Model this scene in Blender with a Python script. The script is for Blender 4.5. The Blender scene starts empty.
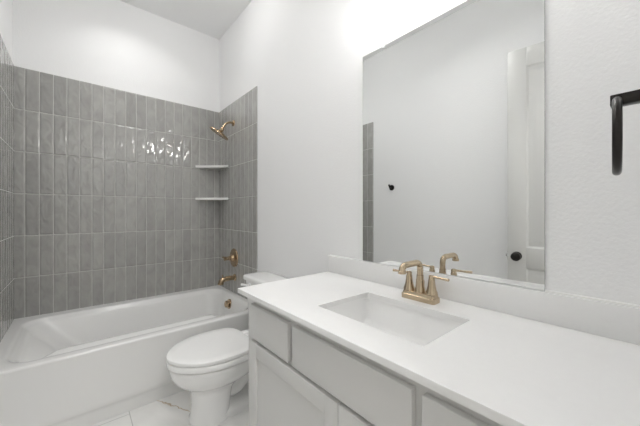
import bpy, bmesh, math
from mathutils import Vector, Matrix

scene = bpy.context.scene
COL = scene.collection

# ------------------------------------------------------------------ camera
cam_data = bpy.data.cameras.new('camera')
cam_data.sensor_width = 36.0
cam_data.lens = 286.0 / 640.0 * 36.0
cam_data.shift_y = -0.0013
cam_data.clip_start = 0.005
cam = bpy.data.objects.new('camera', cam_data)
COL.objects.link(cam)
cam.location = (3.0445, -1.164, 1.215)
YAW = math.radians(40.30)
cam.rotation_euler = (math.radians(90), 0, math.radians(90) - YAW)
scene.camera = cam

# ------------------------------------------------------------------ world, exposure, large lights
world = bpy.data.worlds.new('world')
scene.world = world
world.use_nodes = True
wbg = world.node_tree.nodes['Background']
wbg.inputs[0].default_value = (1, 1, 1, 1)
wbg.inputs[1].default_value = 0.3

scene.view_settings.view_transform = 'Standard'
scene.view_settings.look = 'None'
scene.view_settings.gamma = 1.0
scene.view_settings.use_curve_mapping = False
scene.view_settings.exposure = 0.0
scene.cycles.max_bounces = 20
scene.cycles.diffuse_bounces = 14
scene.cycles.glossy_bounces = 8

SHADE_EMIT = 48.0        # frosted glass shades of the vanity light
CAN_POWER = 2.0         # recessed lamp over the tub
ROOM_FILL_EMIT = 15.5          # glowing bowl, an unseen fixture added to brighten ceiling and walls
FLOOR_FILL_POWER = 4.4       # unseen downlight over the vanity floor, added as fill
HALL_FILL_POWER = 26.0        # unseen lamp added in the hall, fill through the doorway


def area_light(name, loc, size, power, color=(1, 1, 1), shape='DISK', rot=(0, 0, 0), size_y=None, spread=180):
    d = bpy.data.lights.new(name, 'AREA')
    d.shape = shape
    d.size = size
    if size_y:
        d.size_y = size_y
    d.energy = power
    d.color = color
    d.spread = math.radians(spread)
    o = bpy.data.objects.new(name, d)
    o.location = loc
    o.rotation_euler = rot
    COL.objects.link(o)
    return o


# room dimensions (x runs from the tub's back wall to the doorway, y from left wall to mirror wall)
RX, RY, RZ = 3.05, -1.524, 3.069
CT = 0.859               # countertop height
RIM = 0.434              # tub rim height

area_light('hall_fill_light', (3.95, -1.0, RZ - 0.03), 0.5, HALL_FILL_POWER, (1, .99, .975))  # added lamp out of view, sends fill in from the hall
area_light('tub_lamp_light', (0.42, -0.86, RZ - 0.022), 0.13, CAN_POWER, (1, .99, .98), spread=125)

area_light('floor_fill_light', (2.05, -0.74, RZ - 0.022), 0.13, FLOOR_FILL_POWER, (1, .99, .98), spread=135)  # added fill from above the vanity floor, out of view


# ------------------------------------------------------------------ material helpers
def new_mat(name):
    m = bpy.data.materials.new(name)
    m.use_nodes = True
    return m, m.node_tree.nodes, m.node_tree.links, m.node_tree.nodes['Principled BSDF']


def simple(name, col, rough=0.5, metal=0.0, spec=0.5, coat=0.0, noise=None, bump=None):
    """principled material; noise=(scale, amount) varies the colour a little, bump=(scale, strength, distance)"""
    m, n, l, b = new_mat(name)
    b.inputs['Base Color'].default_value = (*col, 1)
    b.inputs['Roughness'].default_value = rough
    b.inputs['Metallic'].default_value = metal
    b.inputs['Specular IOR Level'].default_value = spec
    b.inputs['Coat Weight'].default_value = coat
    tc = n.new('ShaderNodeTexCoord')
    if noise:
        t = n.new('ShaderNodeTexNoise')
        t.inputs['Scale'].default_value = noise[0]
        t.inputs['Detail'].default_value = 3
        l.new(tc.outputs['Object'], t.inputs['Vector'])
        r = n.new('ShaderNodeMix')
        r.data_type = 'RGBA'
        r.inputs['A'].default_value = (*[c * (1 - noise[1]) for c in col], 1)
        r.inputs['B'].default_value = (*[min(1, c * (1 + noise[1])) for c in col], 1)
        l.new(t.outputs['Fac'], r.inputs['Factor'])
        l.new(r.outputs['Result'], b.inputs['Base Color'])
    if bump:
        t = n.new('ShaderNodeTexNoise')
        t.inputs['Scale'].default_value = bump[0]
        t.inputs['Detail'].default_value = 2
        l.new(tc.outputs['Object'], t.inputs['Vector'])
        bp = n.new('ShaderNodeBump')
        bp.inputs['Strength'].default_value = bump[1]
        bp.inputs['Distance'].default_value = bump[2]
        l.new(t.outputs['Fac'], bp.inputs['Height'])
        l.new(bp.outputs['Normal'], b.inputs['Normal'])
    return m


def tile_mat(name, axis, origin):
    """stacked vertical 3 x 12 glazed tiles; axis is the world axis the tiles run along"""
    m, n, l, b = new_mat(name)
    geo = n.new('ShaderNodeNewGeometry')
    sep = n.new('ShaderNodeSeparateXYZ')
    l.new(geo.outputs['Position'], sep.inputs[0])
    au = n.new('ShaderNodeMath')
    au.operation = 'ADD'
    au.inputs[1].default_value = -origin + 0.078 * 40
    l.new(sep.outputs[axis], au.inputs[0])
    av = n.new('ShaderNodeMath')
    av.operation = 'ADD'
    av.inputs[1].default_value = -2.2836 + 0.3105 * 20
    l.new(sep.outputs['Z'], av.inputs[0])
    com = n.new('ShaderNodeCombineXYZ')
    l.new(au.outputs[0], com.inputs['X'])
    l.new(av.outputs[0], com.inputs['Y'])
    br = n.new('ShaderNodeTexBrick')
    br.offset = 0.0
    br.squash = 1.0
    br.inputs['Scale'].default_value = 1.0
    br.inputs['Brick Width'].default_value = 0.078
    br.inputs['Row Height'].default_value = 0.3105
    br.inputs['Mortar Size'].default_value = 0.0016
    br.inputs['Mortar Smooth'].default_value = 0.2
    br.inputs['Bias'].default_value = 0.0
    br.inputs['Color1'].default_value = (0, 0, 0, 1)
    br.inputs['Color2'].default_value = (1, 1, 1, 1)
    br.inputs['Mortar'].default_value = (0.5, 0.5, 0.5, 1)
    l.new(com.outputs[0], br.inputs['Vector'])
    rnd = n.new('ShaderNodeMath')
    rnd.operation = 'MULTIPLY'
    rnd.inputs[1].default_value = 7.0
    l.new(br.outputs['Color'], rnd.inputs[0])
    # glaze relief, different on every tile
    c2 = n.new('ShaderNodeCombineXYZ')
    l.new(au.outputs[0], c2.inputs['X'])
    l.new(av.outputs[0], c2.inputs['Y'])
    l.new(rnd.outputs[0], c2.inputs['Z'])
    mp = n.new('ShaderNodeMapping')
    mp.inputs['Scale'].default_value = (17, 11, 1)
    l.new(c2.outputs[0], mp.inputs['Vector'])
    nz = n.new('ShaderNodeTexNoise')
    nz.inputs['Scale'].default_value = 1.0
    nz.inputs['Detail'].default_value = 1.2
    nz.inputs['Roughness'].default_value = 0.45
    nz.inputs['Distortion'].default_value = 0.6
    l.new(mp.outputs[0], nz.inputs['Vector'])
    # colour
    ramp = n.new('ShaderNodeValToRGB')
    ramp.color_ramp.elements[0].position = 0.3
    ramp.color_ramp.elements[0].color = (0.375, 0.371, 0.355, 1)
    ramp.color_ramp.elements[1].position = 0.75
    ramp.color_ramp.elements[1].color = (0.44, 0.436, 0.418, 1)
    l.new(nz.outputs['Fac'], ramp.inputs[0])
    var = n.new('ShaderNodeMix')
    var.data_type = 'RGBA'
    var.blend_type = 'MULTIPLY'
    var.inputs['Factor'].default_value = 0.14
    l.new(ramp.outputs[0], var.inputs['A'])
    l.new(br.outputs['Color'], var.inputs['B'])
    mx = n.new('ShaderNodeMix')
    mx.data_type = 'RGBA'
    mx.inputs['B'].default_value = (0.66, 0.655, 0.635, 1)
    l.new(br.outputs['Fac'], mx.inputs['Factor'])
    l.new(var.outputs['Result'], mx.inputs['A'])
    l.new(mx.outputs['Result'], b.inputs['Base Color'])
    ro = n.new('ShaderNodeMapRange')
    ro.inputs['To Min'].default_value = 0.05
    ro.inputs['To Max'].default_value = 0.7
    l.new(br.outputs['Fac'], ro.inputs['Value'])
    l.new(ro.outputs[0], b.inputs['Roughness'])
    # pillowed tile edges: the same brick grid with a wide soft joint
    pil = n.new('ShaderNodeTexBrick')
    pil.offset = 0.0
    pil.inputs['Scale'].default_value = 1.0
    pil.inputs['Brick Width'].default_value = 0.078
    pil.inputs['Row Height'].default_value = 0.3105
    pil.inputs['Mortar Size'].default_value = 0.011
    pil.inputs['Mortar Smooth'].default_value = 1.0
    l.new(com.outputs[0], pil.inputs['Vector'])
    b.inputs['Specular IOR Level'].default_value = 0.8
    # height: glaze waves minus joints
    h1 = n.new('ShaderNodeMath')
    h1.operation = 'MULTIPLY_ADD'
    h1.inputs[1].default_value = -0.24
    l.new(pil.outputs['Fac'], h1.inputs[0])
    nzs = n.new('ShaderNodeMath')
    nzs.operation = 'MULTIPLY'
    nzs.inputs[1].default_value = 0.80
    l.new(nz.outputs['Fac'], nzs.inputs[0])
    l.new(nzs.outputs[0], h1.inputs[2])
    bp = n.new('ShaderNodeBump')
    bp.inputs['Strength'].default_value = 0.75
    bp.inputs['Distance'].default_value = 0.012
    l.new(h1.outputs[0], bp.inputs['Height'])
    l.new(bp.outputs['Normal'], b.inputs['Normal'])
    return m


def floor_mat():
    m, n, l, b = new_mat('floor_porcelain')
    geo = n.new('ShaderNodeNewGeometry')
    mp = n.new('ShaderNodeMapping')
    mp.inputs['Location'].default_value = (-0.99 + 6.1, 0.924 + 6.1, 0)
    l.new(geo.outputs['Position'], mp.inputs['Vector'])
    br = n.new('ShaderNodeTexBrick')
    br.offset = 0.5
    br.inputs['Scale'].default_value = 1.0
    br.inputs['Brick Width'].default_value = 1.22
    br.inputs['Row Height'].default_value = 0.61
    br.inputs['Mortar Size'].default_value = 0.0022
    br.inputs['Mortar Smooth'].default_value = 0.1
    l.new(mp.outputs[0], br.inputs['Vector'])
    # faint grey clouding
    nz = n.new('ShaderNodeTexNoise')
    nz.inputs['Scale'].default_value = 2.2
    nz.inputs['Detail'].default_value = 5
    nz.inputs['Distortion'].default_value = 1.2
    l.new(geo.outputs['Position'], nz.inputs['Vector'])
    rp = n.new('ShaderNodeValToRGB')
    rp.color_ramp.elements[0].position = 0.35
    rp.color_ramp.elements[0].color = (0.74, 0.735, 0.72, 1)
    rp.color_ramp.elements[1].position = 0.6
    rp.color_ramp.elements[1].color = (0.83, 0.825, 0.81, 1)
    l.new(nz.outputs['Fac'], rp.inputs[0])
    # one ochre vein wandering beside the tub: a polyline in floor coordinates
    sep = n.new('ShaderNodeSeparateXYZ')
    l.new(geo.outputs['Position'], sep.inputs[0])
    wob = n.new('ShaderNodeTexNoise')
    wob.inputs['Scale'].default_value = 22
    wob.inputs['Detail'].default_value = 2
    l.new(geo.outputs['Position'], wob.inputs['Vector'])

    def mth(op, a, bb=None, c=None):
        q = n.new('ShaderNodeMath')
        q.operation = op
        for i, v in enumerate((a, bb, c)):
            if v is None:
                continue
            if isinstance(v, (int, float)):
                q.inputs[i].default_value = v
            else:
                l.new(v, q.inputs[i])
        return q.outputs[0]
    # centre line y = -0.785 + 0.55 (x - 0.935)
    line = mth('MULTIPLY_ADD', sep.outputs['X'], 0.55, -0.785 - 0.55 * 0.935)
    off = mth('SUBTRACT', sep.outputs['Y'], line)
    off = mth('ADD', off, mth('MULTIPLY_ADD', wob.outputs['Fac'], 0.06, -0.03))
    d = mth('ABSOLUTE', off)
    v = n.new('ShaderNodeMapRange')
    v.inputs['From Min'].default_value = 0.0015
    v.inputs['From Max'].default_value = 0.006
    v.inputs['To Min'].default_value = 1.0
    v.inputs['To Max'].default_value = 0.0
    l.new(d, v.inputs['Value'])
    gate = mth('MULTIPLY', mth('GREATER_THAN', sep.outputs['X'], 0.90), mth('LESS_THAN', sep.outputs['X'], 1.24))
    vf = mth('MULTIPLY', mth('MULTIPLY', v.outputs[0], gate), 0.75)
    mv = n.new('ShaderNodeMix')
    mv.data_type = 'RGBA'
    mv.inputs['B'].default_value = (0.42, 0.28, 0.12, 1)
    l.new(vf, mv.inputs['Factor'])
    l.new(rp.outputs[0], mv.inputs['A'])
    mj = n.new('ShaderNodeMix')
    mj.data_type = 'RGBA'
    mj.inputs['B'].default_value = (0.50, 0.495, 0.48, 1)
    l.new(br.outputs['Fac'], mj.inputs['Factor'])
    l.new(mv.outputs['Result'], mj.inputs['A'])
    l.new(mj.outputs['Result'], b.inputs['Base Color'])
    b.inputs['Roughness'].default_value = 0.3
    return m


M_WALL = simple('wall_paint', (0.85, 0.853, 0.855), 0.55, spec=0.3, bump=(95, 0.26, 0.004))
M_CEIL = simple('ceiling_paint', (0.87, 0.873, 0.875), 0.8, spec=0.2, bump=(95, 0.2, 0.003))
M_TRIM = simple('trim_paint', (0.80, 0.80, 0.79), 0.35)
M_DOOR = simple('door_paint', (0.60, 0.60, 0.585), 0.38)
M_FLOOR = floor_mat()
M_HALLF = simple('hall_floor', (0.5, 0.45, 0.38), 0.5, noise=(6, .1))
M_TUB = simple('tub_acrylic', (0.80, 0.80, 0.79), 0.16, coat=0.4)
M_PORC = simple('porcelain', (0.84, 0.84, 0.835), 0.10, coat=0.5)
M_SINK = simple('sink_glaze', (0.90, 0.90, 0.895), 0.12, coat=0.4)
M_SEAT = simple('seat_plastic', (0.88, 0.88, 0.875), 0.2)
M_QUARTZ = simple('white_quartz', (0.83, 0.83, 0.825), 0.22, noise=(60, .015))
M_CAB = simple('cabinet_paint', (0.66, 0.658, 0.646), 0.38, spec=0.4)
M_DARK = simple('cabinet_inside', (0.10, 0.10, 0.10), 0.7)
M_BRASS = simple('champagne_bronze', (0.56, 0.455, 0.325), 0.2, metal=1.0, noise=(40, .04))
M_DBRASS = simple('shower_bronze', (0.50, 0.375, 0.245), 0.18, metal=1.0, noise=(40, .05))
M_BLACK = simple('black_bronze', (0.022, 0.019, 0.017), 0.28, metal=0.5, noise=(30, .2))
M_CHROME = simple('chrome', (0.75, 0.75, 0.76), 0.12, metal=1.0)
M_CLIP = simple('clear_clip', (0.86, 0.87, 0.87), 0.15)
M_MIRROR = simple('mirror_silver', (0.88, 0.89, 0.885), 0.0, metal=1.0)
M_GLASSEDGE = simple('mirror_edge', (0.30, 0.33, 0.32), 0.25)
M_SHELF = simple('shelf_stone', (0.80, 0.80, 0.78), 0.25)
M_TILE_B = tile_mat('grey_tile_long', 'Y', RY + 0.0625)
M_TILE_S = tile_mat('grey_tile_end', 'X', 0.0)


def emit_mat(name, col, strength, base=(0.9, 0.9, 0.9)):
    m, n, l, b = new_mat(name)
    b.inputs['Base Color'].default_value = (*base, 1)
    b.inputs['Roughness'].default_value = 0.3
    b.inputs['Emission Color'].default_value = (*col, 1)
    b.inputs['Emission Strength'].default_value = strength
    return m


M_SHADE = emit_mat('lit_frosted_glass', (1, 0.99, 0.975), SHADE_EMIT)
M_BOWL = emit_mat('fill_light_bowl', (1, 0.99, 0.98), ROOM_FILL_EMIT)
M_LENS = emit_mat('lit_lens', (1, 0.97, 0.93), 2.0)


# ------------------------------------------------------------------ mesh helpers
def box(bm, x0, x1, y0, y1, z0, z1, bevel=0.0, seg=2):
    vs = [bm.verts.new((x, y, z)) for x in (x0, x1) for y in (y0, y1) for z in (z0, z1)]
    f = [(0, 1, 3, 2), (4, 6, 7, 5), (0, 4, 5, 1), (2, 3, 7, 6), (0, 2, 6, 4), (1, 5, 7, 3)]
    faces = [bm.faces.new([vs[i] for i in q]) for q in f]
    if bevel:
        es = list({e for fc in faces for e in fc.edges})
        bmesh.ops.bevel(bm, geom=es, offset=bevel, segments=seg, profile=0.5, affect='EDGES')
    return bm


def lathe(bm, prof, origin=(0, 0, 0), axis=(0, 0, 1), n=32):
    """profile [(r, h)] spun about axis through origin"""
    a = Vector(axis).normalized()
    ref = Vector((0, 0, 1)) if abs(a.z) < 0.9 else Vector((1, 0, 0))
    u = a.cross(ref).normalized()
    v = a.cross(u).normalized()
    o = Vector(origin)
    rings = []
    for r, h in prof:
        if r < 1e-6:
            rings.append([bm.verts.new(o + a * h)])
        else:
            rings.append([bm.verts.new(o + a * h + (u * math.cos(t) + v * math.sin(t)) * r)
                          for t in [2 * math.pi * i / n for i in range(n)]])
    for A, B in zip(rings, rings[1:]):
        if len(A) == 1 and len(B) == 1:
            continue
        for i in range(n):
            j = (i + 1) % n
            if len(A) == 1:
                bm.faces.new((A[0], B[i], B[j]))
            elif len(B) == 1:
                bm.faces.new((A[i], A[j], B[0]))
            else:
                bm.faces.new((A[i], A[j], B[j], B[i]))
    return bm


def smooth_path(pts, k=6):
    """Catmull-Rom through the points"""
    P = [Vector(p) for p in pts]
    P = [P[0] * 2 - P[1]] + P + [P[-1] * 2 - P[-2]]
    out = []
    for i in range(1, len(P) - 2):
        a, b, c, d = P[i - 1:i + 3]
        for s in range(k):
            t = s / k
            out.append(0.5 * ((2 * b) + (c - a) * t + (2 * a - 5 * b + 4 * c - d) * t * t + (3 * b - a - 3 * c + d) * t ** 3))
    out.append(P[-2])
    return out


def tube(bm, pts, radius, n=16, cap=True, flat=1.0):
    """radius: number or list; flat squashes the section along the second axis"""
    P = [Vector(p) for p in pts]
    R = radius if isinstance(radius, (list, tuple)) else [radius] * len(P)
    T = [(P[min(i + 1, len(P) - 1)] - P[max(i - 1, 0)]).normalized() for i in range(len(P))]
    ref = Vector((0, 0, 1)) if abs(T[0].z) < 0.9 else Vector((1, 0, 0))
    u = T[0].cross(ref).normalized()
    rings = []
    for p, t, r in zip(P, T, R):
        u = (u - t * u.dot(t)).normalized()
        v = t.cross(u).normalized()
        rings.append([bm.verts.new(p + u * math.cos(a) * r + v * math.sin(a) * r * flat)
                      for a in [2 * math.pi * i / n for i in range(n)]])
    for A, B in zip(rings, rings[1:]):
        for i in range(n):
            j = (i + 1) % n
            bm.faces.new((A[i], A[j], B[j], B[i]))
    if cap:
        bm.faces.new(rings[0][::-1])
        bm.faces.new(rings[-1])
    return bm


def loft(bm, rings, cap0=True, cap1=True):
    V = [[bm.verts.new(p) for p in r] for r in rings]
    n = len(V[0])
    for A, B in zip(V, V[1:]):
        for i in range(n):
            j = (i + 1) % n
            bm.faces.new((A[i], A[j], B[j], B[i]))
    if cap0:
        bm.faces.new(V[0][::-1])
    if cap1:
        bm.faces.new(V[-1])
    return bm


def rrect(x0, x1, y0, y1, r, z, k=10, m=12):
    """rounded rectangle ring with evenly matched points: k per corner, m per side"""
    pts = []
    cs = [(x1 - r, y1 - r, 0), (x0 + r, y1 - r, 90), (x0 + r, y0 + r, 180), (x1 - r, y0 + r, 270)]
    for i, (cx, cy, a0) in enumerate(cs):
        arc = [(cx + r * math.cos(math.radians(a0 + 90 * s / (k - 1))), cy + r * math.sin(math.radians(a0 + 90 * s / (k - 1)))) for s in range(k)]
        pts += arc
        nx, ny, na = cs[(i + 1) % 4]
        nxt = (nx + r * math.cos(math.radians(na)), ny + r * math.sin(math.radians(na)))
        for s in range(1, m):
            t = s / m
            pts.append((arc[-1][0] + (nxt[0] - arc[-1][0]) * t, arc[-1][1] + (nxt[1] - arc[-1][1]) * t))
    return [(x, y, z) for x, y in pts]


def build(name, bm, mat, parent=None, smooth=True, angle=35, loc=None):
    bmesh.ops.remove_doubles(bm, verts=bm.verts, dist=1e-6)
    bmesh.ops.recalc_face_normals(bm, faces=bm.faces)
    me = bpy.data.meshes.new(name)
    if loc is not None:
        bmesh.ops.translate(bm, verts=bm.verts, vec=-Vector(loc))
    bm.to_mesh(me)
    bm.free()
    for mm in (mat if isinstance(mat, (list, tuple)) else [mat]):
        me.materials.append(mm)
    o = bpy.data.objects.new(name, me)
    COL.objects.link(o)
    if loc is not None:
        o.location = loc
    if smooth:
        for p in me.polygons:
            p.use_smooth = True
        me.set_sharp_from_angle(angle=math.radians(angle))
    if parent is not None:
        o.parent = parent
        if loc is None:
            o.matrix_parent_inverse = Matrix.Translation(parent.location).inverted()
    return o


def tag(o, label, cat, group=None):
    o['label'] = label
    o['category'] = cat
    if group:
        o['group'] = group
    return o


def thing(name, label, cat, loc, group=None):
    o = bpy.data.objects.new(name, None)
    o.empty_display_size = 0.05
    o.location = loc
    COL.objects.link(o)
    return tag(o, label, cat, group)


def struct(name, bm, mat, parent=None, smooth=False):
    o = build(name, bm, mat, parent, smooth)
    o['kind'] = 'structure'
    return o


B = bmesh.new

# ------------------------------------------------------------------ room shell
T = 0.10
struct('floor', box(B(), -T, RX + 0.12, RY - T, T, -0.1, 0), M_FLOOR)
struct('ceiling', box(B(), -T, RX + 0.12, RY - T, T, RZ, RZ + 0.1), M_CEIL)
wall_back = struct('wall_back', box(B(), -T, 0, RY - T, T, 0, RZ), M_WALL)
wall_right = struct('wall_right', box(B(), 0, RX + 0.12, 0, T, 0, RZ), M_WALL)
wall_left = struct('wall_left', box(B(), 0, RX + 0.12, RY - T, RY, 0, RZ), M_WALL)
# wall behind the camera, with the doorway
DY0, DY1, DZ = RY + 0.03, -0.73, 2.46
bm = B()
box(bm, RX, RX + 0.12, RY, DY0, 0, RZ)
box(bm, RX, RX + 0.12, DY1, 0, 0, RZ)
box(bm, RX, RX + 0.12, DY0, DY1, DZ, RZ)
struct('wall_front', bm, M_WALL)
# hall beyond the doorway
struct('floor_hall', box(B(), RX + 0.12, 4.7, -2.4, 0.4, -0.1, 0), M_HALLF)
bm = B()
box(bm, 4.7, 4.8, -2.4, 0.4, 0, RZ)
box(bm, RX + 0.12, 4.7, -2.5, -2.4, 0, RZ)
box(bm, RX + 0.12, 4.7, 0.4, 0.5, 0, RZ)
box(bm, RX + 0.12, RX + 0.14, -2.4, RY - T, 0, RZ)
box(bm, RX + 0.12, RX + 0.14, T, 0.4, 0, RZ)
struct('wall_hall', bm, M_WALL)
struct('ceiling_hall', box(B(), RX + 0.12, 4.8, -2.5, 0.5, RZ, RZ + 0.1), M_CEIL)

# tile surround on the three alcove walls
TT = 0.008
TOP = 2.2836
struct('tile_panel', box(B(), 0, TT, RY, 0, RIM + 0.0005, TOP), M_TILE_B, wall_back)
struct('tile_panel', box(B(), TT, 0.8525, -TT, 0, RIM + 0.0005, TOP), M_TILE_S, wall_right)
struct('tile_panel', box(B(), TT, 0.867, RY, RY + TT, RIM + 0.0005, TOP), M_TILE_S, wall_left)

# baseboards
def baseboard(name, x0, x1, y0, y1):
    bm = B()
    box(bm, x0, x1, y0, y1, 0, 0.13, 0.004, 2)
    return struct(name, bm, M_TRIM, smooth=True)
baseboard('baseboard_right', 0.985, 1.80, -0.015, 0)
baseboard('baseboard_left', 0.985, RX, RY, RY + 0.015)
baseboard('baseboard_front', RX - 0.015, RX, DY1 + 0.07, -0.60)

# door casing on the front wall (room side)
bm = B()
box(bm, RX - 0.016, RX, DY1, DY1 + 0.065, 0, DZ + 0.065, 0.003)
box(bm, RX - 0.016, RX, DY0, DY1, DZ, DZ + 0.065, 0.003)
struct('trim_1', bm, M_TRIM, smooth=True)

# ------------------------------------------------------------------ open door against the left wall (seen in the mirror)
def make_door():
    root = bpy.data.objects.new('door_1', None)
    root.location = (3.045, -1.487, 0)
    COL.objects.link(root)
    root['kind'] = 'structure'
    root['label'] = 'light grey two panel door standing open, seen in the mirror'
    Wd, th, z0, z1 = 0.755, 0.035, 0.012, 2.44
    # local: x along the leaf from the hinge (0) to the free edge (Wd), y thickness, front face at +y
    bm = B()
    box(bm, 0, Wd, -th / 2 + 0.008, th / 2 - 0.008, z0, z1)
    st = 0.118
    box(bm, 0, st, -th / 2, th / 2, z0, z1, 0.002)
    box(bm, Wd - st, Wd, -th / 2, th / 2, z0, z1, 0.002)
    for a, b_ in ((z0, 0.24), (0.80, 0.95), (2.30, z1)):
        box(bm, st, Wd - st, -th / 2, th / 2, a, b_, 0.0015)
    leaf_objs = []
    leaf = build('door_leaf', bm, M_DOOR, None)
    panels = []
    for a, b_ in ((0.24, 0.80), (0.95, 2.30)):
        pm = B()
        for s in (1, -1):
            r0 = rrect(st, Wd - st, a, b_, 0.004, 0, 3, 3)
            r = []
            for ins, h in ((0.0, th / 2), (0.006, th / 2 - 0.004), (0.020, th / 2 - 0.010), (0.026, th / 2 - 0.011), (0.052, th / 2 - 0.004), (0.060, th / 2 - 0.003)):
                q = rrect(st + ins, Wd - st - ins, a + ins, b_ - ins, 0.004, 0, 3, 3)
                r.append([(p[0], s * h, p[1]) for p in q])
            loft(pm, r, cap0=False, cap1=True)
        panels.append(build('door_panel', pm, M_DOOR, None))
    km = B()
    prof = [(0, 0), (0.033, 0.0), (0.033, 0.006), (0.014, 0.012), (0.012, 0.030), (0.024, 0.038), (0.0325, 0.050), (0.031, 0.063), (0.018, 0.072), (0, 0.074)]
    for s in (1, -1):
        lathe(km, prof, (Wd - 0.060, s * th / 2, 0.885), (0, s, 0), 28)
    knob = build('door_knob', km, M_BLACK, None)
    lm = B()
    box(lm, Wd - 0.001, Wd + 0.003, -0.012, 0.012, 0.855, 0.915, 0.001)
    box(lm, Wd + 0.001, Wd + 0.014, -0.007, 0.007, 0.874, 0.896, 0.003)
    latch = build('door_latch', lm, M_CHROME, None)
    for o in [leaf, knob, latch] + panels:
        o.parent = root
    ang = math.atan2(-1.385 + 1.487, 2.297 - 3.045)
    root.rotation_euler = (0, 0, ang)
    # rotate so that the leaf runs towards -x; local +y then faces the left wall, both faces are alike
    return root
make_door()

# ------------------------------------------------------------------ bathtub
def make_tub():
    root = thing('bathtub', 'white alcove bathtub with a flat apron set between grey tiled walls', 'bathtub', (0.5, -0.76, 0))
    x0, x1, y0, y1 = TT, 0.980, RY + TT, -TT
    K, Mm = 12, 24

    def ledge(ring, push, lo, hi, zl):
        """pull the front side of a ring towards the basin, at height zl, between two y positions (arm rest)"""
        out = []
        for x, y, z in ring:
            if x > 0.62:
                w = max(0.0, min(1.0, (y - lo) / 0.12)) * max(0.0, min(1.0, (hi - y) / 0.09))
                w = w * w * (3 - 2 * w)
                x -= push * w
                z += (zl - z) * w
            out.append((x, y, z))
        return out
    R = []
    # outer skirt from the floor up: a toe set back under a flat apron
    for x, r, z in ((x1 - .022, .004, 0), (x1 - .022, .004, .062), (x1 - .018, .004, .074), (x1 - .008, .004, .090), (x1 - .003, .004, .098),
                    (x1 - .001, .004, .12), (x1 - .001, .004, RIM - .016), (x1, .005, RIM - .011), (x1 - .002, .006, RIM - .005),
                    (x1 - .006, .006, RIM - .0015), (x1 - .011, .008, RIM)):
        R.append(rrect(x0, x, y0, y1, r, z, K, Mm))
    # deck to basin edge
    bx0, bx1, by0, by1 = 0.105, 0.912, -1.455, -0.052
    def inner(d, z, r, dl=None, dr=None, db=None):
        return rrect(bx0 + (d if db is None else db), bx1 - d, by0 + (d if dl is None else dl), by1 - (d if dr is None else dr), r, z, K, Mm)
    lo, hi = -1.36, -0.30
    R.append(inner(-0.016, RIM, 0.13))
    R.append(inner(-0.006, RIM - 0.001, 0.13))
    R.append(inner(0.000, RIM - 0.004, 0.13))
    R.append(ledge(inner(0.004, RIM - 0.008, 0.13), 0.002, lo, hi, RIM - .008))
    R.append(ledge(inner(0.008, RIM - 0.012, 0.13), 0.006, lo, hi, RIM - .0115))
    R.append(ledge(inner(0.011, RIM - 0.016, 0.13), 0.016, lo, hi, RIM - .0115))
    # arm rest: a low ridge between a shallow groove and the basin wall
    R.append(ledge(inner(0.014, RIM - 0.020, 0.13, db=0.016, dl=0.018), 0.030, lo, hi, RIM - .007))
    R.append(ledge(inner(0.016, RIM - 0.024, 0.13, db=0.020, dl=0.024), 0.046, lo, hi, RIM - .003))
    R.append(ledge(inner(0.018, RIM - 0.028, 0.13, db=0.024, dl=0.030), 0.064, lo, hi, RIM - .003))
    R.append(ledge(inner(0.020, RIM - 0.034, 0.13, db=0.027, dl=0.036), 0.074, lo, hi, RIM - .006))
    R.append(ledge(inner(0.022, RIM - 0.040, 0.13, db=0.030, dl=0.042), 0.081, lo, hi, RIM - .013))
    R.append(ledge(inner(0.025, RIM - 0.052, 0.13, db=0.034, dl=0.050), 0.085, lo, hi, RIM - .027))
    R.append(ledge(inner(0.030, RIM - 0.070, 0.13, db=0.040, dl=0.062), 0.087, lo, hi, RIM - .052))
    R.append(ledge(inner(0.045, 0.30, 0.13, db=0.060, dl=0.13, dr=0.035), 0.082, lo, hi, .30))
    R.append(ledge(inner(0.066, 0.20, 0.13, db=0.085, dl=0.21, dr=0.055), 0.070, lo, hi, .20))
    R.append(ledge(inner(0.085, 0.14, 0.12, db=0.110, dl=0.27, dr=0.075), 0.055, lo, hi, .14))
    R.append(ledge(inner(0.11, 0.105, 0.11, db=0.14, dl=0.32, dr=0.105), 0.04, lo, hi, .105))
    R.append(ledge(inner(0.15, 0.088, 0.10, db=0.18, dl=0.37, dr=0.15), 0.02, lo, hi, .088))
    R.append(inner(0.25, 0.080, 0.08, dl=0.52, dr=0.28))
    bm = B()
    loft(bm, R)
    build('tub_shell', bm, M_TUB, root, angle=50)
    bm = B()
    lathe(bm, [(0, 0), (0.044, 0), (0.044, 0.014), (0.042, 0.020), (0.020, 0.022), (0.018, 0.028), (0.030, 0.032), (0.030, 0.044), (0.025, 0.048), (0, 0.049)],
          (0.458, -0.072, 0.357), (0, -1, 0.12), 32)
    o = build('overflow_cover', bm, M_DBRASS, root)
    o['label'] = 'round bronze overflow cover'
    bm = B()
    lathe(bm, [(0, 0), (0.036, 0), (0.036, 0.003), (0.028, 0.004), (0.024, 0.010), (0.012, 0.014), (0, 0.014)], (0.47, -0.36, 0.079), (0, 0, 1), 28)
    build('tub_drain', bm, M_DBRASS, root)
make_tub()

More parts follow.
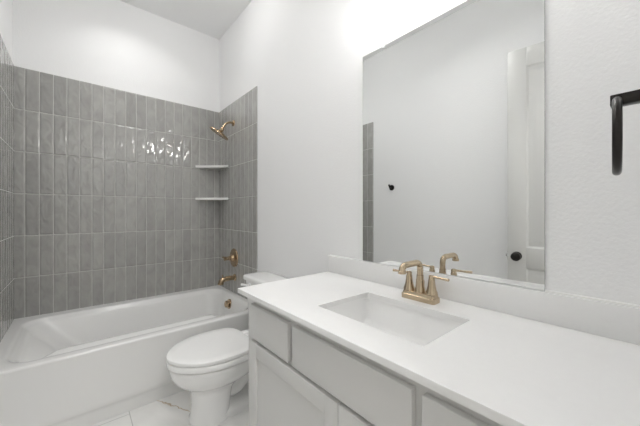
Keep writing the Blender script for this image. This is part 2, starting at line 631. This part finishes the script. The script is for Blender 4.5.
# ------------------------------------------------------------------ toilet
def make_toilet():
    cx = 1.300
    root = thing('toilet', 'white two piece toilet with closed lid between bathtub and vanity', 'toilet', (cx, -0.45, 0))

    def egg(z, w, yf, yb, yc=None, nb=2.6, nf=1.92, n=64, dx=0):
        """w half width, yf front tip, yb back end"""
        yc = (yf * 0.48 + yb * 0.52) if yc is None else yc
        pts = []
        for i in range(n):
            t = 2 * math.pi * i / n
            c, s = math.cos(t), math.sin(t)
            e = nf if s < 0 else nb
            X = math.copysign(abs(c) ** (2 / e), c) * w
            Y = math.copysign(abs(s) ** (2 / e), s)
            pts.append((cx + dx + X, yc + (Y * (yb - yc) if s >= 0 else Y * (yc - yf)), z))
        return pts
    yc = -0.52
    bm = B()
    loft(bm, [egg(0.0, .120, -.672, -.45, -.56), egg(.012, .120, -.672, -.45, -.56), egg(.02, .112, -.664, -.45, -.56), egg(.10, .108, -.660, -.44, -.55),
              egg(.165, .111, -.664, -.43, -.54), egg(.19, .115, -.670, -.40, -.53), egg(.205, .124, -.684, -.36, -.53), egg(.22, .143, -.708, -.32, -.53),
              egg(.24, .165, -.734, -.295, -.53), egg(.265, .182, -.756, -.275, -.53), egg(.295, .194, -.770, -.262, -.53), egg(.325, .200, -.777, -.255, -.53), egg(.338, .201, -.778, -.255, -.53),
              egg(.345, .197, -.774, -.257, -.53), egg(.347, .188, -.765, -.265, -.53)])
    build('bowl', bm, M_PORC, root, angle=60)
    # trapway behind the pedestal and the foot on the floor
    bm = B()
    tube(bm, smooth_path([(cx, -.47, .13), (cx, -.40, .125), (cx, -.34, .17), (cx, -.29, .20), (cx, -.24, .17), (cx, -.225, .09), (cx, -.23, .0)], 6), .062, 20)
    o = build('trapway', bm, M_PORC, root)
    bm = B()
    loft(bm, [egg(0, .108, -.56, -.17, -.38, 3.5, 3.5), egg(.022, .108, -.56, -.17, -.38, 3.5, 3.5), egg(.032, .100, -.55, -.18, -.38, 3.5, 3.5),
              egg(.045, .075, -.54, -.19, -.38, 3.5, 3.5), egg(.05, .065, -.53, -.2, -.38, 3.5, 3.5)])
    build('foot', bm, M_PORC, root, angle=50)
    for s in (-1, 1):
        bm = B()
        lathe(bm, [(.017, 0), (.017, .012), (.013, .022), (0, .026)], (cx + s * .088, -.32, .030), n=20)
        build('bolt_cap', bm, M_SEAT, root)
    # deck below the tank
    bm = B()
    box(bm, cx - .17, cx + .19, -.31, -.04, .27, .378, .03, 4)
    build('tank_deck', bm, M_PORC, root)
    # seat and lid
    def slab(w, yf, yb, z0, z1, r):
        rs = []
        for d, z in ((r, z0), (r * .3, z0 + r * .3), (0, z0 + r), (0, z1 - r), (r * .3, z1 - r * .3), (r, z1), (.05, z1 + .001), (.12, z1 + .0015)):
            rs.append(egg(z, w - d, yf + d, yb - d, -.53, 3.8, 1.88))
        return loft(B(), rs)
    build('seat', slab(.2125, -.790, -.300, .3545, .3862, .005), M_SEAT, root, angle=60)
    build('lid', slab(.2115, -.789, -.322, .3915, .412, .004), M_SEAT, root, angle=60)
    for s in (-1, 1):
        bm = B()
        box(bm, cx + s * .075 - .022, cx + s * .075 + .022, -.318, -.270, .345, .402, .006, 3)
        build('hinge', bm, M_SEAT, root)
    # tank
    tx0, tx1, ty0, ty1 = 1.032, 1.552, -.212, -.020
    rs = [rrect(tx0 + d, tx1 - d, ty0 + d * .6, ty1, r, z, 8, 6) for d, r, z in ((.05, .03, .378), (.035, .035, .39), (.028, .035, .42), (.006, .035, .705), (.006, .035, .716))]
    build('tank', loft(B(), rs), M_PORC, root, angle=50)
    rs = [rrect(tx0 - .01 + d, tx1 + .01 - d, ty0 - .012 + d, ty1 + .006 - d, .04, z, 8, 6) for d, z in
          ((.010, .714), (.002, .716), (0, .721), (0, .738), (.002, .744), (.008, .748), (.03, .751))]
    build('tank_lid', loft(B(), rs), M_PORC, root, angle=50)
    bm = B()
    lathe(bm, [(0, 0), (.016, 0), (.016, .008), (.010, .012), (.009, .020), (0, .021)], (1.135, ty0 + .003, .686), (0, -1, 0), 20)
    tube(bm, [(1.135, ty0 - .018, .686), (1.10, ty0 - .022, .684), (1.060, ty0 - .026, .680)], [.009, .0085, .010], 12)
    build('flush_lever', bm, M_SEAT, root)
make_toilet()

# ------------------------------------------------------------------ vanity cabinet
def make_vanity():
    root = thing('vanity_cabinet', 'grey painted shaker vanity cabinet under the white countertop', 'cabinet', (2.42, -0.28, 0))
    X0, X1, YF, Z1 = 1.800, RX - 0.001, -0.550, CT - 0.0205
    bm = B()
    box(bm, X0, X0 + .018, YF + .019, -.001, 0.0, Z1)
    box(bm, X1 - .018, X1, YF + .019, -.001, 0.0, Z1)
    box(bm, X0 + .018, X1 - .018, -.014, -.001, .10, Z1)
    box(bm, X0 + .018, X1 - .018, YF + .019, -.014, .10, .118)
    box(bm, X0 + .018, X1 - .018, -.50, -.485, 0, .10)
    build('cabinet_body', bm, M_CAB, root, smooth=False)
    # face frame: stiles and rails
    DL, DR = (1.852, 2.156), (2.700, 3.004)
    bm = B()
    for a, b_ in ((X0, X0 + .07), (2.135, 2.205), (2.655, 2.720), (X1 - .065, X1)):
        box(bm, a, b_, YF, YF + .019, .10, Z1, .0008, 1)
    for a, b_ in ((Z1 - .05, Z1), (.625, .672), (.10, .14)):
        box(bm, X0, X1, YF + .0006, YF + .0184, a, b_)
    build('face_frame', bm, M_CAB, root)
    F0, F1 = YF - .020, YF - .0005
    def front(x0, x1, z0, z1, name):
        return build(name, box(B(), x0, x1, F0, F1, z0, z1, .002, 2), M_CAB, root)
    front(*DL, .655, .801, 'drawer_front')
    front(2.187, 2.674, .655, .801, 'drawer_front')
    front(*DR, .655, .801, 'drawer_front')
    def shaker(x0, x1, z0, z1):
        w = .060
        bm = B()
        box(bm, x0, x0 + w, F0, F1, z0, z1, .0018)
        box(bm, x1 - w, x1, F0, F1, z0, z1, .0018)
        box(bm, x0 + w - .001, x1 - w + .001, F0, F1, z1 - w, z1, .0012)
        box(bm, x0 + w - .001, x1 - w + .001, F0, F1, z0, z0 + w, .0012)
        d = build('door', bm, M_CAB, root)
        pm = box(B(), x0 + w - .004, x1 - w + .004, F0 + .010, F0 + .016, z0 + w - .004, z1 - w + .004)
        p = build('door_panel', pm, M_CAB, None, smooth=False)
        p.parent = d
        p.matrix_parent_inverse = d.matrix_world.inverted()
        p.matrix_parent_inverse = (Matrix.Translation(root.location) @ d.matrix_parent_inverse).inverted()
        return d
    shaker(1.852, 2.424, .115, .639)
    shaker(2.428, 3.004, .115, .639)
make_vanity()

# ------------------------------------------------------------------ countertop with backsplash, sink
SX0, SX1, SY0, SY1 = 2.208, 2.646, -0.4675, -0.175
def make_top():
    root = thing('countertop', 'long white quartz countertop on the grey vanity, cut out for the sink', 'countertop', (2.42, -0.3, CT - 0.02))
    xs = [1.776, SX0, SX1, RX - .0005]
    ys = [-0.5925, SY0, SY1, -0.0005]
    bm = B()
    V = {}
    for k, z in enumerate((CT - .02, CT)):
        for i, x in enumerate(xs):
            for j, y in enumerate(ys):
                V[i, j, k] = bm.verts.new((x, y, z))
    for i in range(3):
        for j in range(3):
            if (i, j) == (1, 1):
                continue
            for k in (0, 1):
                bm.faces.new((V[i, j, k], V[i + 1, j, k], V[i + 1, j + 1, k], V[i, j + 1, k]))
    def wall(a, b_):
        bm.faces.new((V[a[0], a[1], 0], V[b_[0], b_[1], 0], V[b_[0], b_[1], 1], V[a[0], a[1], 1]))
    for i in range(3):
        wall((i, 0), (i + 1, 0)); wall((i, 3), (i + 1, 3)); wall((0, i), (0, i + 1)); wall((3, i), (3, i + 1))
    wall((1, 1), (2, 1)); wall((1, 2), (2, 2)); wall((1, 1), (1, 2)); wall((2, 1), (2, 2))
    bm.normal_update()
    es = [e for e in bm.edges if all(abs(v.co.z - CT) < 1e-6 for v in e.verts) and len(e.link_faces) == 2
          and abs(e.link_faces[0].normal.dot(e.link_faces[1].normal)) < .5]
    bmesh.ops.bevel(bm, geom=es, offset=.0018, segments=2, profile=.5, affect='EDGES')
    build('counter_slab', bm, M_QUARTZ, root)
make_top()
bs = build('backsplash', box(B(), 1.768, RX - .0005, -.020, -.0005, CT + .0002, .957, .0025), M_QUARTZ)
bead = B()
tube(bead, [(1.77, -.0035, .9570), (2.029, -.0035, .9570)], .0032, 8)
build('caulk_bead', bead, M_TRIM, bs)
bead = B()
tube(bead, [(2.8090, -.0045, .9575), (RX - .001, -.0045, .9575)], .0060, 8)
build('caulk_bead', bead, M_TRIM, bs)
tag(bs, 'low white quartz backsplash strip along the wall under the mirror', 'backsplash')


def make_sink():
    root = thing('sink', 'white rectangular undermount sink basin set into the countertop', 'sink', (2.427, -0.32, 0.72))
    e = .006
    zt = CT - .0205
    rs = [rrect(SX0 - .02, SX1 + .02, SY0 - .02, SY1 + .02, .03, zt - .012, 8, 8),
          rrect(SX0 - .02, SX1 + .02, SY0 - .02, SY1 + .02, .03, zt, 8, 8),
          rrect(SX0 - e, SX1 + e, SY0 - e, SY1 + e, .022, zt, 8, 8)]
    for d, z, r in ((.0, zt - .012, .020), (.006, zt - .05, .022), (.012, zt - .095, .026), (.019, zt - .115, .030), (.032, zt - .127, .034), (.055, zt - .131, .034), (.12, zt - .134, .02)):
        rs.append(rrect(SX0 - e + d, SX1 + e - d, SY0 - e + d, SY1 + e - d, r, z, 8, 8))
    outer = [rrect(SX0 - .02 + d, SX1 + .02 - d, SY0 - .02 + d, SY1 + .02 - d, .04, z, 8, 8) for d, z in ((.13, zt - .145), (.05, zt - .14), (.014, zt - .08), (.012, zt - .012))]
    bm = B()
    loft(bm, outer + rs)
    build('basin', bm, M_SINK, root, angle=60)
    bm = B()
    lathe(bm, [(0, 0), (.030, 0), (.030, .002), (.022, .004), (.02, .008), (.008, .011), (0, .011)], (2.427, -.32, zt - .1345), n=28)
    build('drain_stopper', bm, M_BRASS, root)
make_sink()

# ------------------------------------------------------------------ basin faucet
def make_faucet():
    fx, fy, z = 2.420, -0.100, CT + .0002
    root = thing('basin_faucet', 'champagne bronze two handle faucet behind the undermount sink', 'faucet', (fx, fy, z))
    rs = [rrect(fx - .073 + d, fx + .073 - d, fy - .028 + d, fy + .028 - d, .010, z + h, 6, 8) for d, h in
          ((0, 0), (0, .018), (.0015, .020), (.0035, .021), (.0045, .027), (.006, .031), (.009, .033), (.014, .034))]
    build('base_plate', loft(B(), rs), M_BRASS, root)
    bm = B()
    lathe(bm, [(.021, .032), (.0195, .042), (.0172, .056), (.0160, .078), (.0160, .081), (.0145, .083), (.0140, .10)], (fx, fy, z), n=28)
    pts = smooth_path([(fx, fy, z + .095), (fx, fy, z + .128), (fx, fy - .006, z + .144), (fx, fy - .024, z + .1525), (fx, fy - .055, z + .1530),
                       (fx, fy - .090, z + .1530), (fx, fy - .110, z + .1515), (fx, fy - .1245, z + .143), (fx, fy - .128, z + .128)], 6)
    tube(bm, pts, .0122, 20)
    lathe(bm, [(0, 0), (.0148, 0), (.0148, .010), (.0130, .012)], (fx, fy - .128, z + .123), n=24)
    build('spout', bm, M_BRASS, root)
    for s in (-1, 1):
        hx = fx + s * .050
        bm = B()
        lathe(bm, [(.0235, .033), (.0225, .040), (.0185, .050), (.0152, .064), (.0130, .080), (.0122, .092), (.0110, .093), (.0105, .096), (.0105, .104), (.008, .108), (0, .109)], (hx, fy, z), n=28)
        h = build('handle', bm, M_BRASS, root)
        lm = B()
        tube(lm, [(hx - s * .010, fy, z + .1015), (hx + s * .012, fy, z + .1025), (hx + s * .04, fy - .005, z + .1025), (hx + s * .058, fy - .008, z + .1025), (hx + s * .072, fy - .010, z + .1025)], [.0055, .0062, .0056, .0066, .0070], 14, flat=.8)
        lv = build('lever', lm, M_BRASS, None)
        lv.parent = h
        lv.matrix_parent_inverse = (Matrix.Translation(root.location) @ h.matrix_parent_inverse).inverted()
    bm = B()
    lathe(bm, [(0, 0), (.003, 0), (.003, .030), (.006, .033), (.006, .042), (0, .044)], (fx, fy + .024, z + .030), n=16)
    build('lift_rod', bm, M_BRASS, root)
make_faucet()

# ------------------------------------------------------------------ mirror
def make_mirror():
    x0, x1, z0, z1 = 2.0305, 2.8075, .9585, 2.040
    root = thing('wall_mirror', 'large frameless rectangular mirror resting on the white backsplash', 'mirror', ((x0 + x1) / 2, 0, z0))
    bm = B()
    box(bm, x0, x1, -.0055, -.0005, z0, z1)
    for f in bm.faces:
        f.material_index = 0 if f.normal.y < -.9 else 1
    bm.normal_update()
    for f in bm.faces:
        f.material_index = 0 if abs(f.normal.y) > .9 else 1
    build('mirror_glass', bm, [M_MIRROR, M_GLASSEDGE], root, smooth=False)
    for x in (2.165, 2.672):
        bm = B()
        box(bm, x - .008, x + .008, -.010, -.0006, z1 - .012, z1 + .010, .002, 2)
        o = build('mirror_clip', bm, M_CLIP, root)
make_mirror()

# ------------------------------------------------------------------ vanity light above the mirror
def make_light():
    cx, zc = 2.420, 2.355
    root = thing('vanity_light', 'three shade bronze vanity light glowing on the wall above the mirror', 'light', (cx, 0, zc))
    bm = B()
    box(bm, cx - .07, cx + .07, -.022, -.001, zc - .055, zc + .055, .008, 3)
    build('backplate', bm, M_BRASS, root)
    bm = B()
    tube(bm, [(cx - .225, -.075, zc), (cx + .225, -.075, zc)], .009, 16)
    tube(bm, [(cx, -.02, zc), (cx, -.075, zc)], .010, 14)
    build('arm', bm, M_BRASS, root)
    for dx in (-.225, 0, .225):
        sx = cx + dx
        bm = B()
        tube(bm, [(sx, -.075, zc), (sx, -.100, zc + .004), (sx, -.112, zc - .01)], .008, 12)
        lathe(bm, [(0, 0), (.020, 0), (.021, -.03), (.0, -.03)], (sx, -.112, zc), n=24)
        h = build('socket', bm, M_BRASS, root)
        bm = B()
        lathe(bm, [(.014, -.030), (.020, -.034), (.022, -.042), (.0225, -.128), (.0205, -.128), (.020, -.044), (.012, -.036)], (sx, -.112, zc), n=32)
        s = build('glass_shade', bm, M_SHADE, root)
        bm = B()
        lathe(bm, [(0, -.03), (.010, -.032), (.011, -.05), (.0155, -.070), (.016, -.085), (.012, -.100), (0, -.107)], (sx, -.112, zc), n=24)
        b_ = build('bulb', bm, M_SHADE, None)
        b_.parent = s
        b_.matrix_parent_inverse = (Matrix.Translation(root.location) @ s.matrix_parent_inverse).inverted()
make_light()

# recessed lamps in the ceiling: the one over the tub, and an added fill
def recessed(x, y, label):
    root = thing('recessed_light', label, 'light', (x, y, RZ))
    bm = B()
    lathe(bm, [(.068, 0), (.088, -.001), (.086, -.006), (.070, -.010), (.066, -.004)], (x, y, RZ), n=40)
    build('trim_ring', bm, M_TRIM, root)
    bm = B()
    lathe(bm, [(0, -.004), (.067, -.004), (.067, -.0005), (0, -.0005)], (x, y, RZ), n=40)
    build('lens', bm, M_LENS, root)
recessed(0.42, -0.86, 'round white recessed ceiling light over the bathtub')


def flush_fill_light(x, y):  # added fixture out of view, lifts the upper walls and ceiling
    root = thing('ceiling_fill_light', 'added unseen fill light shaped as a flush white glass bowl over the bathroom floor', 'light', (x, y, RZ))
    bm = B()
    lathe(bm, [(0, -.0005), (.165, -.0005), (.168, -.006), (.165, -.020), (.150, -.024), (0, -.024)], (x, y, RZ), n=48)
    build('ceiling_plate', bm, M_BRASS, root)
    bm = B()
    lathe(bm, [(.150, -.022), (.155, -.035), (.150, -.062), (.128, -.090), (.09, -.108), (.045, -.117), (0, -.119)], (x, y, RZ), n=48)
    build('glass_bowl', bm, M_BOWL, root)
    bm = B()
    lathe(bm, [(.010, -.117), (.012, -.124), (.007, -.132), (0, -.134)], (x, y, RZ), n=20)
    build('finial', bm, M_BRASS, root)
flush_fill_light(1.0, -0.62)
recessed(2.05, -0.74, 'added unseen fill light, round white and recessed in front of the vanity sink')  # housing for the added fill lamp by the vanity

# ------------------------------------------------------------------ shower fittings on the right tile wall
def make_shower():
    sx = .385
    root = thing('fixed_shower', 'bronze round shower head on a bent arm high on the tiles', 'shower', (sx, -TT, 2.08))
    bm = B()
    lathe(bm, [(0, 0), (.030, 0), (.028, .006), (.016, .012), (.012, .012)], (sx, -TT, 2.078), (0, -1, 0), 28)
    build('flange', bm, M_DBRASS, root)
    bm = B()
    tube(bm, smooth_path([(sx, -TT, 2.078), (sx, -.045, 2.078), (sx, -.080, 2.062), (sx, -.104, 2.030), (sx, -.116, 2.008)], 6), .0105, 16)
    build('arm', bm, M_DBRASS, root)
    bm = B()
    ax = Vector((-.30, -.46, -.83))
    lathe(bm, [(0, -.058), (.014, -.056), (.019, -.044), (.018, -.034), (.024, -.026), (.046, -.016), (.086, -.006), (.096, 0), (.098, .008), (.095, .013), (.088, .014), (.086, .011), (0, .010)],
          Vector((sx - .016, -.141, 1.962)), ax, 40)
    build('shower_head', bm, M_DBRASS, root)


def make_valve():
    vx, vz = .402, .775
    root = thing('shower_valve', 'bronze round shower valve trim with lever above the tub spout', 'shower valve', (vx, -TT, vz))
    bm = B()
    lathe(bm, [(0, 0), (.089, 0), (.089, .004), (.084, .010), (.045, .013), (.036, .016), (.032, .03), (.030, .038), (0, .038)], (vx, -TT, vz), (0, -1, 0), 44)
    build('escutcheon', bm, M_DBRASS, root)
    bm = B()
    lathe(bm, [(0, .030), (.022, .030), (.022, .056), (.018, .060), (.0165, .085), (.020, .090), (.020, .100), (0, .103)], (vx, -TT, vz), (0, -1, 0), 28)
    tube(bm, [(vx, -TT - .075, vz + .004), (vx - .03, -TT - .080, vz + .004), (vx - .065, -TT - .086, vz + .004)], [.008, .0075, .009], 14)
    build('handle', bm, M_DBRASS, root)


def make_spout():
    px, pz = .417, .588
    root = thing('tub_spout', 'bronze curved tub spout just above the tub rim', 'spout', (px, -TT, pz))
    bm = B()
    lathe(bm, [(0, 0), (.034, 0), (.034, .005), (.026, .012), (.022, .014)], (px, -TT, pz), (0, -1, 0), 28)
    build('flange', bm, M_DBRASS, root)
    bm = B()
    tube(bm, smooth_path([(px, -TT, pz), (px, -.05, pz), (px, -.095, pz - .001), (px, -.124, pz - .006), (px, -.142, pz - .020), (px, -.147, pz - .044)], 6), [.0215 + .003 * min(1, k / 20) for k in range(31)], 20)
    lathe(bm, [(0, 0), (.0260, 0), (.0260, .012), (.0235, .014)], (px, -.147, pz - .047), n=24)
    build('spout', bm, M_DBRASS, root)
    bm = B()
    lathe(bm, [(.004, 0), (.004, .022), (.008, .024), (.008, .032), (0, .034)], (px, -.130, pz + .006), n=16)
    build('diverter_knob', bm, M_DBRASS, root)
make_shower()
make_valve()
make_spout()

# corner shelves
def shelf(ztop, label):
    t = .022
    a, b_ = .250, .255
    pts = [(TT, -TT), (b_, -TT)]
    P0, P1, Pm = Vector((b_, -TT)), Vector((TT, -a)), Vector((b_ * .46, -a * .46))
    pts += [(b_, -.014)]
    for i in range(1, 12):
        s = i / 12
        p = P0.lerp(P1, s)
        bow = math.sin(math.pi * s) * .010
        pts.append((p.x - bow * .7, p.y + bow * .7))
    pts += [(.014, -a), (TT, -a)]
    bm = B()
    lo = [bm.verts.new((x, y, ztop - t)) for x, y in pts]
    hi = [bm.verts.new((x, y, ztop)) for x, y in pts]
    bm.faces.new(lo[::-1])
    bm.faces.new(hi)
    n = len(pts)
    for i in range(n):
        bm.faces.new((lo[i], lo[(i + 1) % n], hi[(i + 1) % n], hi[i]))
    bmesh.ops.bevel(bm, geom=[e for e in bm.edges if abs(e.verts[0].co.z - e.verts[1].co.z) < 1e-6], offset=.002, segments=2, profile=.5, affect='EDGES')
    o = build('corner_shelf', bm, M_SHELF, loc=(TT, -TT, ztop - t))
    tag(o, label, 'shelf', 'white corner shelves in the shower')
shelf(1.690, 'upper white corner shelf in the tiled shower, nearest the shower head')
shelf(1.362, 'lower white corner shelf in the tiled shower, below the other shelf')

# ------------------------------------------------------------------ towel ring and robe hook
def make_ring():
    ry, rz = -.392, 1.4235
    root = thing('towel_ring', 'dark bronze towel ring on a square post beside the mirror', 'towel ring', (RX, ry, rz))
    bm = B()
    box(bm, RX - .010, RX - .0005, ry - .026, ry + .026, rz - .026, rz + .026, .002)
    box(bm, 2.9870, RX - .008, ry - .0105, ry + .0105, rz - .0105, rz + .0105, .0018)
    build('post', bm, M_BLACK, root)
    bm = B()
    R_ = .066
    c = Vector((2.9955, ry, 1.3565))
    hd = Vector((-.070, .9975, 0))          # the ring hangs a few degrees out of square
    sd = Vector((.9975, .070, 0))
    n = 14
    rings = []
    for i in range(60):
        a = math.radians(i * 6)
        rad = hd * math.sin(a) + Vector((0, 0, math.cos(a)))
        p = c + rad * R_
        rings.append([bm.verts.new(p + sd * math.cos(q) * .0066 + rad * math.sin(q) * .0066) for q in [2 * math.pi * k / n for k in range(n)]])
    for i in range(len(rings)):
        A, C = rings[i], rings[(i + 1) % len(rings)]
        for k in range(n):
            bm.faces.new((A[k], A[(k + 1) % n], C[(k + 1) % n], C[k]))
    build('ring', bm, M_BLACK, root)


def make_hook():
    hx, hz = 1.129, 1.488
    root = thing('robe_hook', 'small black robe hook on the white wall, seen in the mirror', 'hook', (hx, RY, hz))
    bm = B()
    lathe(bm, [(0, 0), (.031, 0), (.031, .007), (.026, .010), (0, .010)], (hx, RY, hz), (0, 1, 0), 28)
    build('base', bm, M_BLACK, root)
    bm = B()
    tube(bm, smooth_path([(hx, RY + .008, hz), (hx, RY + .030, hz - .004), (hx, RY + .045, hz + .004), (hx, RY + .052, hz + .022)], 5), .0075, 14)
    lathe(bm, [(0, -.006), (.009, -.004), (.011, .004), (.008, .010), (0, .012)], (hx, RY + .052, hz + .022), n=18)
    build('peg', bm, M_BLACK, root)
make_ring()
make_hook()

bpy.context.view_layer.update()
